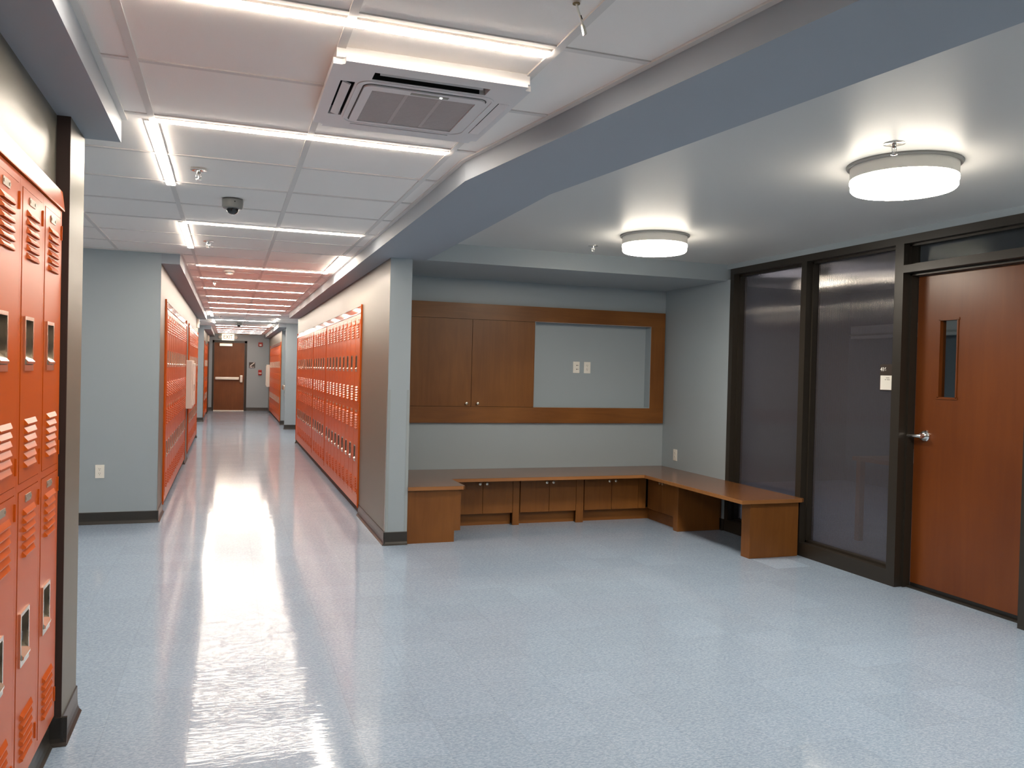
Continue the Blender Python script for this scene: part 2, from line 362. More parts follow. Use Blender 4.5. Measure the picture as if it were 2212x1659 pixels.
wbox('wall_left', -4.1, -.593, 21.40, 21.52, 0, TOP)
bank_wall('wall_left', -.592, -.74, 21.402, YE, [(21.945, 24.805)])
wbox('wall_end', -.75, 1.9, YE, YE+.15, 0, TOP)
# wall between corridor and alcove: two faces
bank_wall('wall_right', XRW, XRW+.09, YC+.002, 15.50, [(7.80, 15.405)])
struct('wall_right', MB().box(XRW+.0905, XCR, YC+.0034, 15.50, 0, SZ).box(XRW+.0005, XCR, YC, YC+.0035, 0, SZ), WALL)
wbox('wall_right', XCR, 4.2, 15.35, 15.50, 0, TOP)
wbox('wall_right', 3.9, 4.05, 15.45, 18.9, 0, TOP)
wbox('wall_right', 1.200, 4.0, 18.84, 18.99, 0, TOP)
wbox('wall_right', 1.201, 1.95, 20.28, 20.40, 0, SZ)
wbox('wall_right', 1.80, 1.95, 18.95, 20.35, 0, SZ)
bank_wall('wall_right', 1.19, 1.33, 20.281, YE, [(20.435, 25.705)])
wbox('wall_right', 1.201, 1.95, 18.95, 20.35, SZ-.02, TOP)
# alcove back wall with the recess for a screen
NX0, NX1, NZ0, NZ1, NY = 2.845, 4.120, 1.068, 1.905, 7.585
NX0, NX1, NZ0, NZ1 = NX0-.008, NX1+.006, NZ0-.008, NZ1+.003
wb = MB()
wb.box(XCR, XR+.2, YB, YB+.15, 0, NZ0); wb.box(XCR, XR+.2, YB, YB+.15, NZ1, SZ)
wb.box(XCR, NX0, YB, YB+.15, NZ0, NZ1); wb.box(NX1, XR+.2, YB, YB+.15, NZ0, NZ1); wb.box(NX0, NX1, NY, YB+.15, NZ0, NZ1)
struct('wall_back', wb, WALL)
NX0, NX1, NZ0, NZ1 = NX0+.008, NX1-.006, NZ0+.008, NZ1-.003
# alcove right wall and strip over the glazing
FY0, FY1 = 6.350, 3.350     # far and near ends of the glazed screen
wb = MB()
wb.box(XR, XR+.16, FY0, YB+.01, 0, SZ+.01); wb.box(XR, XR+.16, YBK, YC, 2.389, AZ+.01); wb.box(XR, XR+.16, YBK, FY1, 0, 2.389)
struct('wall_right', wb, WALL)
wbox('wall_back', -1, 4.5, YBK-.12, YBK, 0, TOP)
# cove base
def cove(name, segs):
    mb = MB()
    for (x0, y0_, x1, y1_, nx, ny_) in segs:
        d = Vector((x1-x0, y1_-y0_)); L = d.length; d.normalize(); n = Vector((nx, ny_))
        prof = [(0, 0), (.022, 0), (.0215, .003), (.013, .012), (.008, .026), (.006, .05), (.005, .100), (.003, .104), (0, .104)]
        a = [mb.bm.verts.new((x0+n.x*t, y0_+n.y*t, h)) for t, h in prof]; b = [mb.bm.verts.new((x1+n.x*t, y1_+n.y*t, h)) for t, h in prof]
        k = len(prof); mb.bm.faces.new(a); mb.bm.faces.new(b[::-1])
        for i in range(k): mb.bm.faces.new((a[i], a[(i+1) % k], b[(i+1) % k], b[i]))
    struct(name, mb, BASE)
cove('baseboard_left', [(XNW, 3.305, XNW, 3.62, 1, 0), (XNR, 3.317, XNW+.02, 3.317, 0, -1), (XNR, 1.0, XNR, 3.317, 1, 0), (XNW+.005, 3.614, -.9, 3.614, 0, 1)])
cove('baseboard_left', [(-4.05, 7.787, XLW+.012, 7.787, 0, -1), (XLW, 7.775, XLW, 8.325, 1, 0), (XLW, 12.24, XLW, 13.03, 1, 0), (XLW, 16.645, XLW, 16.91, 1, 0)])
cove('baseboard_left', [(-4.05, 21.40, -.582, 21.40, 0, -1), (-.592, 21.39, -.592, 21.935, 1, 0), (-.592, 24.815, -.592, YE, 1, 0)])
cove('baseboard_end', [(-.592, YE, -.487, YE, 0, -1), (.528, YE, 1.19, YE, 0, -1)])
cove('baseboard_right', [(XRW, YC-.012, XRW, 7.788, -1, 0), (XRW, 15.418, XRW, 15.51, -1, 0), (XRW-.012, YC, XCR+.003, YC, 0, -1), (1.188, 18.84, 3.9, 18.84, 0, -1), (1.200, 18.83, 1.200, 18.99, -1, 0),
                         (1.178, 20.28, 1.80, 20.28, 0, -1), (1.19, 20.27, 1.19, 20.425, -1, 0), (1.19, 25.716, 1.19, YE, -1, 0), (1.80, 18.99, 1.80, 20.28, -1, 0)])
cove('baseboard_right', [(XR, 6.352, XR, YB, -1, 0), (XR, YBK, XR, FY1, -1, 0)])

# ------------------------------------------------------------------ glazed screen with door 416
def jamb(mb, y_a, y_b, z0, z1): mb.box(XR-.002, XR+.135, y_a, y_b, z0, z1)
GX = XR+.105      # glass plane
win = sempty('window_1', (XR, 5.3, 0))
fm = MB()
jamb(fm, 6.295, FY0, 0, 2.389)              # far jamb
jamb(fm, 5.315, 5.378, 0, 2.389)            # middle mullion
jamb(fm, 4.345, 4.410, 0, 2.389)            # mullion beside the door
jamb(fm, 4.410, 5.315, 2.335, 2.389); jamb(fm, 5.378, 6.295, 2.335, 2.389)
jamb(fm, 4.410, 5.315, 0, .105); jamb(fm, 5.378, 6.295, 0, .105)
for (a, b) in ((4.410, 5.315), (5.378, 6.295)):   # glazing stops
    fm.box(XR+.055, GX-.004, a, b, 2.318, 2.335); fm.box(XR+.055, GX-.004, a, b, .105, .122)
    fm.box(XR+.055, GX-.004, a, a+.016, .105, 2.335); fm.box(XR+.055, GX-.004, b-.016, b, .105, 2.335)
obj('window_frame', fm, BRONZE, win, at=win.location)
def pane(a, b, z0, z1):
    mb = MB(); pitch = .0108; n = int((b-a)/pitch); seg = 8; A = .0010
    prev = None
    for i in range(n*seg+1):
        y = a+(b-a)*i/(n*seg); x = GX+A*math.cos(2*PI*i/seg)
        cur = (mb.bm.verts.new((x, y, z0)), mb.bm.verts.new((x, y, z1)))
        if prev: mb.bm.faces.new((prev[0], cur[0], cur[1], prev[1]))
        prev = cur
    return mb
for a, b in ((4.410, 5.315), (5.378, 6.295)):
    obj('glass_pane', pane(a-.005, b+.005, .11, 2.33), FLUTED, win, smooth=True, at=win.location)

door = sempty('door_1', (XR, 3.88, 0))
fm = MB()
DY0, DY1 = 3.418, 4.335
jamb(fm, DY1, 4.3455, 0, 2.389); jamb(fm, FY1, DY0, 0, 2.389)
jamb(fm, DY0, DY1, 2.335, 2.389); jamb(fm, DY0, DY1, 2.138, 2.190)
LX = XR+.118      # front face of the door leaf
fm.box(XR+.06, LX-.002, DY1-.0, DY1-.016, 0, 2.138); fm.box(XR+.06, LX-.002, DY0, DY1, 2.120, 2.138)
fm.box(XR+.05, GX+.02, DY1-.016, DY1, 2.19, 2.335); fm.box(XR+.05, GX-.004, DY0, DY1, 2.19, 2.202); fm.box(XR+.05, GX-.004, DY0, DY1, 2.32, 2.335)
fm.box(XR+.09, XR+.16, DY0, DY1, .0, .010)
obj('door_frame', fm, BRONZE, door, at=door.location)
obj('transom_glass', MB().box(GX, GX+.006, DY0, DY1, 2.195, 2.33), CLEAR, door, at=door.location)
ly0, ly1, lz0, lz1 = 3.985, 4.135, 1.300, 1.815
lf = MB()
lf.box(LX, LX+.044, DY0+.003, ly0, .035, 2.118); lf.box(LX, LX+.044, ly1, DY1-.018, .035, 2.118)
lf.box(LX, LX+.044, ly0, ly1, .035, lz0); lf.box(LX, LX+.044, ly0, ly1, lz1, 2.118)
leaf = obj('door_leaf', lf, DOORW, door, at=door.location)
obj('door_sweep', MB().box(LX+.002, LX+.040, DY0+.003, DY1-.018, .012, .035), BLACKP, door, at=door.location)
st = MB()
for (a, b, c, d) in ((ly0, ly0+.010, lz0, lz1), (ly1-.010, ly1, lz0, lz1), (ly0-.006, ly1+.006, lz0-.008, lz0+.006), (ly0-.006, ly1+.006, lz1-.006, lz1+.008)):
    st.box(LX-.006, LX+.046, a, b, c, d)
fr = obj('vision_panel_frame', st, DOORW, leaf, at=door.location)
obj('vision_panel_glass', MB().box(LX+.02, LX+.025, ly0, ly1, lz0, lz1), CLEAR, leaf, at=door.location)
hz, hy = 1.040, 4.225
hb = MB().lathe([(.032, LX-.014), (.038, LX-.006), (.038, LX)], (0, hy, hz), 28, 'x').lathe([(.017, LX-.045), (.020, LX-.010)], (0, hy, hz), 20, 'x')
hb.tube([(LX-.045, hy-.012, hz), (LX-.052, hy+.02, hz-.001), (LX-.052, hy+.065, hz-.003), (LX-.048, hy+.100, hz-.004)], [.015, .013, .0125, .011], 12)
obj('lever_handle', hb, CHROME, leaf, smooth=True, at=door.location)

# dim classroom behind the glazing
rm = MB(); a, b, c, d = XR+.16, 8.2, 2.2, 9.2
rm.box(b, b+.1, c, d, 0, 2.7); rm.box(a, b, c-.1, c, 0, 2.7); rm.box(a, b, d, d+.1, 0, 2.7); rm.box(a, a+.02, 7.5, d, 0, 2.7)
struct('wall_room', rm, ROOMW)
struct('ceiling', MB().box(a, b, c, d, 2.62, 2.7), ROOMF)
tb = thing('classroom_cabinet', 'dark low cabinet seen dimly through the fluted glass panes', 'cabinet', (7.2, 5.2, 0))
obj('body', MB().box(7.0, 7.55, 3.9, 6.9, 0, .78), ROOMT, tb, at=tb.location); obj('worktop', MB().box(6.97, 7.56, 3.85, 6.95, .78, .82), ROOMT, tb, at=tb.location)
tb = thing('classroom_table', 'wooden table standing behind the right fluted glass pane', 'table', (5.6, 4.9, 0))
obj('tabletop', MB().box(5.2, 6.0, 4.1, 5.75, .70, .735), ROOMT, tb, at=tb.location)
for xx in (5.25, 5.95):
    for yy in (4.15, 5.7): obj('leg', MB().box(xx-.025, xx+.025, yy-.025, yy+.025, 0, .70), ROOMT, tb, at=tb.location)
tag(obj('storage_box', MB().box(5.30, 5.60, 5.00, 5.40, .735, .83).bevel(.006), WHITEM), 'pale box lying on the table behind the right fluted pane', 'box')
sc = thing('roll_down_screen', 'white rolled screen case seen through the narrow pane of door 416', 'screen', (8.1, 7.8, 2.1))
obj('case', MB().box(8.05, 8.2, 6.6, 9.0, 1.97, 2.14), WHITEM, sc, at=sc.location); obj('rail', MB().box(8.03, 8.05, 6.6, 9.0, 2.01, 2.03), NICKEL, sc, at=sc.location)
lp = thing('classroom_fill', 'unseen fill light added to brighten the room behind the glazing', 'lamp', (4.95, 7.9, 2.60))
obj('fill_panel', MB().box(4.75, 5.15, 7.3, 8.5, 2.59, 2.615), mat('dim_fill_glow', (.8, .8, .8), emit=(.9, .94, 1), es=3.4), lp, at=lp.location)  # glowing panel added out of sight to light the room

# room sign 416
sx = GX-.012
sg = thing('room_sign', 'dark room number sign reading 416 with pale insert card', 'sign', (sx, 4.545, 1.42))
obj('backing_plate', MB().box(sx, sx+.008, 4.473, 4.617, 1.335, 1.522), SIGNB, sg, at=sg.location)
obj('insert_card', MB().box(sx-.002, sx, 4.478, 4.609, 1.341, 1.442), WHITE, sg, at=sg.location)
text_obj('room_number', '416', .036, LETW, sg, face_mx(-.001, .040, .065), .0006, .0012)
tx = MB()
for (yc, zc, wd) in ((-.004, .005, .032), (.016, -.008, .012), (-.010, -.008, .026)): tx.box(-.0026, -.0019, yc-wd/2, yc+wd/2, zc-.0025, zc+.0025)
obj('card_print', tx, TXTG, sg)

# ------------------------------------------------------------------ far end door
ed = sempty('door_2', (.02, YE, 0))
D0, D1 = -.486, .528
fm = MB(); yy0, yy1 = YE-.012, YE+.12
fm.box(D0, D0+.05, yy0, yy1, 0, 2.179); fm.box(D1-.072, D1, yy0, yy1, 0, 2.179); fm.box(D0, D1, yy0, yy1, 2.112, 2.179)
obj('door_frame', fm, BRONZE, ed, at=ed.location)
lf = obj('door_leaf', MB().box(D0+.052, D1-.074, YE-.004, YE+.04, .02, 2.110), DOORB, ed, at=ed.location)
obj('threshold', MB().box(D0+.05, D1-.072, YE-.05, YE, 0, .022), NICKEL, ed, at=ed.location)
obj('panic_bar', MB().box(-.385, .30, YE-.075, YE-.02, .965, 1.045).bevel(.008), NICKEL, lf, at=ed.location)
obj('latch_case', MB().box(.325, .415, YE-.09, YE-.003, .885, 1.105).bevel(.012), NICKEL, lf, at=ed.location)
obj('bar_mount', MB().box(-.395, -.355, YE-.06, YE-.003, .975, 1.035), NICKEL, lf, at=ed.location)
obj('door_closer', MB().box(-.28, .095, YE-.07, YE-.003, 2.00, 2.085).bevel(.006), NICKEL, lf, at=ed.location)
obj('closer_arm', MB().tube([(-.2, YE-.05, 2.09), (.1, YE-.16, 2.10), (.12, YE-.02, 2.14)], .009), STEEL_D, lf, at=ed.location)

# dark side door on the left wall near the end
d3 = sempty('door_3', (-.592, 25.9, 0))
fm = MB().box(-.60, -.575, 25.30, 25.36, 0, 2.15).box(-.60, -.575, 26.28, 26.34, 0, 2.15).box(-.60, -.575, 25.30, 26.34, 2.09, 2.15)
obj('door_frame', fm, BRONZE, d3, at=d3.location); obj('door_leaf', MB().box(-.60, -.585, 25.36, 26.28, .01, 2.09), DOORB, d3, at=d3.location)

# ------------------------------------------------------------------ lockers
PW = .3048
Z0, ZT = .131, 1.931
def holes_panel(mb, y0, y1, z0, z1, x, hole):
    hy0, hy1, hz0, hz1 = hole
    Y = [y0, hy0, hy1, y1]; Z = [z0, hz0, hz1, z1]
    for i in range(3):
        for j in range(3):
            if i == 1 and j == 1: continue
            mb.quad((x, Y[i], Z[j]), (x, Y[i+1], Z[j]), (x, Y[i+1], Z[j+1]), (x, Y[i], Z[j+1]))
    t = .016
    for a, b in (((y0, z0), (y1, z0)), ((y1, z0), (y1, z1)), ((y1, z1), (y0, z1)), ((y0, z1), (y0, z0))):
        mb.quad((x, a[0], a[1]), (x-t, a[0], a[1]), (x-t, b[0], b[1]), (x, b[0], b[1]))
def louver(mb, yc, zt, wd=.148, h=.0185, p=.0085):
    a, b = yc-wd/2, yc+wd/2
    v = [mb.bm.verts.new(q) for q in ((0, a, zt), (0, b, zt), (p, b-.012, zt-h+.004), (p, a+.012, zt-h+.004), (p*.95, b-.012, zt-h), (p*.95, a+.012, zt-h), (0, a, zt-h), (0, b, zt-h), (-.001, b-.012, zt-h+.002), (-.001, a+.012, zt-h+.002))]
    for f in ((0, 1, 2, 3), (3, 2, 4, 5), (0, 3, 5, 6), (1, 7, 4, 2)): mb.bm.faces.new([v[i] for i in f])
    mb.quad((p*.9, a+.012, zt-h), (p*.9, b-.012, zt-h), (0, b-.004, zt-h+.001), (0, a+.004, zt-h+.001))
DY_A, DY_B = .030, .284
def make_door(z0, z1, hz0, parent, detail=True):
    mb = MB(); hy0, hy1, hz1 = .068, .158, hz0+.132
    holes_panel(mb, DY_A, DY_B, z0, z1, 0, (hy0, hy1, hz0, hz1))
    for k in range(6): louver(mb, .157, z1-.055-.0252*k)
    for k in range(6): louver(mb, .157, z0+.185-.0252*k)
    d = obj('door', mb, ORANGE, parent)
    # stainless recessed pull
    hm = MB(); e = .011; yo0, yo1, zo0, zo1 = hy0-e, hy1+e, hz0-.018, hz1+e; ch = .016
    x = .0050
    outer = [(yo0, zo0), (yo1, zo0), (yo1, zo1-ch*.0), (yo0, zo1)]
    for (a0, a1, b0, b1) in ((yo0, yo1, zo0, hz0), (yo0, yo1, hz1, zo1), (yo0, hy0, hz0, hz1), (hy1, yo1, hz0, hz1)): hm.box(0.0003, x, a0, a1, b0, b1)
    # raised bright lip at the lower end and slanting catch tray
    hm.prism([(0, hz0), (.011, hz0+.003), (.012, hz0+.010), (-.012, hz0+.036), (-.012, hz0)], hy0+.002, hy1-.002, 'y')
    h = obj('handle', hm, STEEL, d)
    pm = MB(); t = -.013
    pm.quad((t, hy0, hz0), (t, hy1, hz0), (t, hy1, hz1), (t, hy0, hz1))
    pm.quad((x, hy0, hz0), (x, hy0, hz1), (t, hy0, hz1), (t, hy0, hz0)); pm.quad((x, hy1, hz0), (t, hy1, hz0), (t, hy1, hz1), (x, hy1, hz1)); pm.quad((x, hy0, hz1), (x, hy1, hz1), (t, hy1, hz1), (t, hy0, hz1))
    obj('handle_pan', pm, STEEL_D, d)
    if detail:
        km = MB().box(t, t+.011, hy0+.030, hy0+.048, hz0+.052, hz0+.078)
        obj('latch', km, BLACKP, d)
        np_ = MB().box(0, .0022, .108, .180, z1-.038, z1-.016)
        np_.box(.0022, .004, .110, .118, z1-.031, z1-.023); np_.box(.0022, .004, .170, .178, z1-.031, z1-.023)
        obj('number_plate', np_, PLATE, d)
        for zc in (z1-.048, z0+.055):
            obj('hinge', MB().lathe([(.0042, zc-.025), (.0042, zc+.025)], (.0005, DY_B+.001, 0), 8), ORANGE, d, smooth=True)
    return d
def make_locker(detail):
    t = thing('locker' if detail else 'locker', 'x', 'locker')
    b = MB(); x1 = -.0012; x0 = -.018
    b.box(x0, x1, .0, .0278, Z0, ZT); b.box(x0, x1, .2862, PW-.0006, Z0, ZT)
    b.box(x0, x1, .026, .288, Z0, .160); b.box(x0, x1, .026, .288, 1.017, 1.040); b.box(x0, x1, .026, .288, 1.903, ZT)
    b.quad((-.02, 0, Z0), (-.02, PW, Z0), (-.02, PW, ZT), (-.02, 0, ZT))
    obj('frame', b, ORANGE, t)
    make_door(1.042, 1.901, 1.388, t, detail); make_door(.162, 1.015, .512, t, detail)
    return t
protoA = make_locker(True); protoB = make_locker(False)
used = {id(protoA): False, id(protoB): False}
def place(proto, loc, rz, label, group):
    if not used[id(proto)]:
        used[id(proto)] = True; proto.location = loc; proto.rotation_euler = (0, 0, rz); proto['label'] = label; proto['group'] = group; return proto
    return dup(proto, loc, rz, label, group)

XNL = -.568
near = ['orange double-tier locker nearest the grey wall end on the left', 'orange locker second from the grey wall end on the left', 'orange locker third from the wall end, cut by the left picture edge']
for k in range(3):
    place(protoA, (XNL, 2.957-PW*k, 0), 0, near[k], 'orange lockers in the near left recess')
XLL, XRL = -.567, 1.205
XLF, XRF = XLL+.006, XRL-.019       # face planes that clear the walls
XLF, XRF, XLG, XRG = -.566, 1.183, -.582, 1.178
for k in range(12):
    place(protoA, (XLF, 8.49+PW*k, 0), 0, ORD[k]+' orange locker, from the near end, of the first bank on the corridor left wall', 'orange lockers in the first left corridor bank')
for k in range(11):
    place(protoB, (XLF, 13.20+PW*k, 0), 0, ORD[k]+' orange locker of the second left bank, beyond the white wall box', 'orange lockers in the second left corridor bank')
for k in range(9):
    place(protoB, (XLG, 22.0+PW*k, 0), 0, ORD[k]+' orange locker, from the near end, of the farthest left bank', 'orange lockers in the farthest left bank')
starts = [(7.83, 9), (10.73, 5), (12.41, 9)]; q = 0
for s, n in starts:
    for k in range(n):
        place(protoA, (XRF, s+PW*(k+1), 0), PI, ORD[q]+' orange locker, from the near end, of the long bank on the corridor right wall', 'orange lockers in the long right corridor bank'); q += 1
for k in range(17):
    place(protoB, (XRG, 20.47+PW*(k+1), 0), PI, ORD[k]+' orange locker of the far right bank, beyond the drinking fountain', 'orange lockers in the far right bank')

GAPS = None
def hood(y0, y1, xf, sgn, label, xw, n=1, lean=.010, zb=ZT, zt=2.006, group='sloping hoods over the orange lockers'):
    # sloping sheet-metal hood: front bottom edge proud of the lockers, top leaning back to the wall
    for i in range(n):
        a = y0+(y1-y0)*i/n+.0012; b = y0+(y1-y0)*(i+1)/n-.0012
        t = thing('locker_hood', label if n == 1 else ORD[i]+' '+label, 'locker hood', (xf, a, zb), 0, group)
        pr_ = [(xw, zb+.003), (xf+sgn*.006, zb+.003), (xf+sgn*.006, zb+.008), (xf-sgn*lean, zt-.002), (xf-sgn*(lean+.003), zt), (xw, zt)]
        obj('hood_panel', MB().prism(pr_, a, b, 'y'), ORANGE_H if sgn < 0 or y0 > 5 else ORANGE, t, at=t.location)
hood(1.9, 3.272, XNL, 1, 'sloping orange hood along the top of the near left lockers', XNR+.0005, 1, .002)
hood(7.80, 15.40, XRF, -1, 'orange hood section, from the near end, over the long right bank', XRW+.02, 5, .010)
hood(8.34, 12.22, XLF, 1, 'orange hood section, from the near end, over the first left bank', XLW-.02, 3, .010)
hood(13.05, 16.62, XLF, 1, 'orange hood section over the second left bank', XLW-.02, 2, .010)
hood(21.95, 24.80, XLG, 1, 'orange hood over the farthest left lockers', -.612, 1)
hood(20.44, 25.70, XRG, -1, 'orange hood over the far right lockers', 1.21, 1)
def endpanel(y, xf, xw, label, th=.012, zb=.068, zt=2.015):
    tag(obj('locker_end_trim', MB().box(min(xf, xw), max(xf, xw), y-th/2, y+th/2, zb, zt).bevel(.002, 1), ORANGE), label, 'locker trim', 'end trims of the locker banks')
endpanel(7.795, XRF-.004, XRW+.04, 'upright orange trim closing the near end of the long right bank')
endpanel(15.41, XRF-.004, XRW+.04, 'upright orange trim closing the far end of the long right bank')
endpanel(8.33, XLF+.004, XLW-.04, 'upright orange trim at the near end of the first left bank')
endpanel(12.235, XLF+.004, XLW-.04, 'upright orange trim at the far end of the first left bank')
endpanel(13.035, XLF+.004, XLW-.04, 'upright orange trim at the near end of the second left bank')
endpanel(16.64, XLF+.004, XLW-.04, 'upright orange trim at the far end of the second left bank')
endpanel(21.94, XLG+.004, -.63, 'upright orange trim at the near end of the farthest left bank')
endpanel(24.81, XLG+.004, -.63, 'upright orange trim at the far end of the farthest left bank')
endpanel(20.43, XRG-.004, 1.23, 'upright orange trim at the near end of the far right bank')
endpanel(25.71, XRG-.004, 1.23, 'upright orange trim at the far end of the far right bank')
# fillers between groups, plinths with closed orange fronts
def fillers(xf, sgn, where, gaps):
    for i, (a, b) in enumerate(gaps):
        if b-a < .012: continue
        tag(obj('locker_filler', MB().box(xf-sgn*.005, xf-sgn*.019, a, b, Z0, ZT), ORANGE), 'orange filler strip, '+ORD[i]+' '+where, 'locker filler', 'flat fillers in the locker banks')
def plinth(y0, y1, xf, xw, sgn, label, gaps, z0=.072):
    t = thing('locker_plinth', label, 'plinth', (xf, y0, 0), 0, 'plinths under the locker banks')
    obj('front_rail', MB().box(xf-sgn*.004, xf-sgn*.018, y0, y1, z0, Z0), ORANGE, t, at=t.location)
    obj('blocking', MB().box(xf-sgn*.030, xw, y0+.03, y1-.03, .0, z0-.001), KICK, t, at=t.location)
plinth(7.80, 15.40, XRF, XRW+.04, -1, 'orange and black plinth under the long right locker bank', [])
plinth(8.34, 12.22, XLF, XLW-.04, 1, 'orange and black plinth under the first left locker bank', [])
plinth(13.05, 16.62, XLF, XLW-.04, 1, 'orange and black plinth under the second left locker bank', [])
plinth(21.95, 24.80, XLG, -.63, 1, 'plinth under the farthest left locker bank', [])
plinth(20.44, 25.70, XRG, 1.23, -1, 'plinth under the far right locker bank', [])

fillers(XRF, -1, 'gap from the near end of the long right bank', [(7.801, 7.83), (7.83+9*PW, 10.73), (10.73+5*PW, 12.41), (12.41+9*PW, 15.40)])
fillers(XLF, 1, 'gap from the near end of the first left bank', [(8.34, 8.49), (8.49+12*PW, 12.225)])
fillers(XLF, 1, 'gap from the near end of the second left bank', [(13.05, 13.20), (13.20+11*PW, 16.62)])
fillers(XLG, 1, 'gap of the farthest left bank', [(21.95, 22.0), (22+9*PW, 24.8)])
fillers(XRG, -1, 'gap of the far right bank', [(20.44, 20.47), (20.47+17*PW, 25.7)])
# ------------------------------------------------------------------ built-in bench in the alcove
BT = .461
top = MB().prism([(XCR+.001, 6.385), (1.832, 6.385), (1.848, 6.41), (1.848, 6.812), (3.728, 6.812), (3.728, 5.262), (4.278, 5.262), (XR-.001, 5.27), (XR-.001, YB-.001), (XCR+.001, YB-.001)], BT-.030, BT)
top.bevel(.003, 1)
bn = thing('built_in_bench', 'long U-shaped brown wooden bench top running around the alcove', 'bench', (2.8, 7.1, BT))
obj('seat_top', top, WOODT, bn, at=bn.location)
eb = MB()
for a, b, c, d in ((XCR+.001, 1.832, 6.3825, 6.3850), (1.848, 1.8505, 6.41, 6.8095), (1.848, 3.728, 6.8095, 6.8120), (3.7255, 3.728, 5.262, 6.8095), (3.728, 4.278, 5.2595, 5.262)): eb.box(a, b, c, d, BT-.029, BT-.0015)
obj('edge_band', eb, EDGE, bn, at=bn.location)
zt = BT-.031
def knobs(parent, pts, loc, axis):
    for p in pts:
        c = (p[0], p[1], p[2])
        if axis == 'y': mb = MB().lathe([(.004, p[1]-.001), (.004, p[1]-.012), (.012, p[1]-.016), (.0135, p[1]-.021), (.006, p[1]-.025)], (p[0], 0, p[2]), 14, 'y')
        else: mb = MB().lathe([(.004, p[0]-.001), (.004, p[0]-.012), (.012, p[0]-.016), (.0135, p[0]-.021), (.006, p[0]-.025)], (0, p[1], p[2]), 14, 'x')
        obj('knob', mb, NICKEL, parent, smooth=True, at=loc)
# left end unit (doors face right, stepped toe kick)
t = thing('bench_cabinet', 'low cherry-brown cabinet at the left end of the bench beside the grey wall', 'cabinet', (1.6, 6.95, 0), 0, 'low cabinets under the bench')
pts = [(XCR+.002, 0), (1.768, 0), (1.768, .092), (1.803, .092), (1.803, zt), (XCR+.002, zt)]
obj('end_panel', MB().prism(pts, 6.415, 6.437, 'y'), WOODV, t, at=t.location)
obj('carcass', MB().box(XCR+.002, 1.800, 6.437, YB-.001, .092, zt).box(XCR+.002, 1.768, 6.437, YB-.001, 0, .092), WOOD, t, at=t.location)
obj('door', MB().box(1.802, 1.821, 6.420, 6.93, .092, zt-.006), WOODV, t, at=t.location)
# three back units
YF = 7.0
units = [(1.985, 2.545, 2.191, 2.480, 2.548, 2.108), (2.552, 3.192, 2.839, 3.112, 3.190, 2.8), (3.194, 3.845, 3.483, 3.769, 3.845, 3.4)]
names = ['left of the three low cabinets along the back under the bench', 'middle of the three low cabinets along the back under the bench', 'right of the three low cabinets along the back under the bench']
x_start = [1.825, 2.552, 3.196]; x_mid = [2.191, 2.839, 3.483]; x_dend = [2.480, 3.112, 3.769]; x_end = [2.546, 3.190, 3.850]
for i in range(3):
    a, mI, e, z1_ = x_start[i], x_mid[i], x_dend[i], x_end[i]
    t = thing('bench_cabinet', names[i], 'cabinet', ((a+z1_)/2, 7.25, 0), 0, 'low cabinets under the bench')
    obj('carcass', MB().box(a, z1_, YF+.02, YB-.001, .11, zt), WOOD, t, at=t.location)
    obj('toe_kick', MB().box(a, z1_-(-.075 if i == 2 else .066), YF+.065, YF+.08, 0, .11), WOOD, t, at=t.location)
    for k, (p, r, kx) in enumerate(((a, mI, mI-.033), (mI, e, mI+.033))):
        d = obj('door', MB().box(p+.0018, r-.0018, YF, YF+.019, .113, zt-.004).bevel(.0012, 1), WOODV, t, at=t.location)
        knobs(d, [(kx, YF, .388)], t.location, 'y')
    if i < 2:
        obj('stile_leg', MB().box(e+.001, z1_-.003, YF-.001, YF+.022, 0, zt), WOODV, t, at=t.location)
        obj('leg_panel', MB().box(e+.03, z1_-.003, YF+.022, YB-.002, 0, .11), WOODV, t, at=t.location)
    else:
        obj('filler', MB().box(e+.001, z1_, YF, YF+.019, .113, zt), WOODV, t, at=t.location)
# right unit facing left and its divider
XF = 3.868
t = thing('bench_cabinet', 'low cabinet in the right arm of the bench, facing left', 'cabinet', (4.05, 6.7, 0), 0, 'low cabinets under the bench')
obj('carcass', MB().box(XF+.02, XR-.024, 6.462, 7.02, .11, zt), WOOD, t, at=t.location)
obj('toe_kick', MB().box(XF+.045, XF+.06, 6.462, 7.064, 0, .11), WOOD, t, at=t.location)
for p, r, ky in ((6.462, 6.715, 6.690), (6.715, 6.995, 6.742)):
    d = obj('door', MB().box(XF, XF+.019, p+.002, r-.002, .113, zt-.004).bevel(.0012, 1), WOODV, t, at=t.location)
    knobs(d, [(XF, ky, .390)], t.location, 'x')
obj('divider_panel', MB().box(XF-.028, XR-.024, 6.385, 6.460, 0, zt).bevel(.002, 1), WOODV, t, at=t.location)
obj('scribe_strip', MB().box(XR-.024, XR-.001, 6.400, 6.460, 0.106, zt), WOODV, t, at=t.location)
pl = thing('bench_pedestal', 'thick wooden end pedestal carrying the near right end of the bench', 'pedestal', (4.06, 5.355, 0))
obj('panel', MB().box(3.830, 4.282, 5.302, 5.412, 0, zt).bevel(.002, 1), WOODV, pl, at=pl.location)

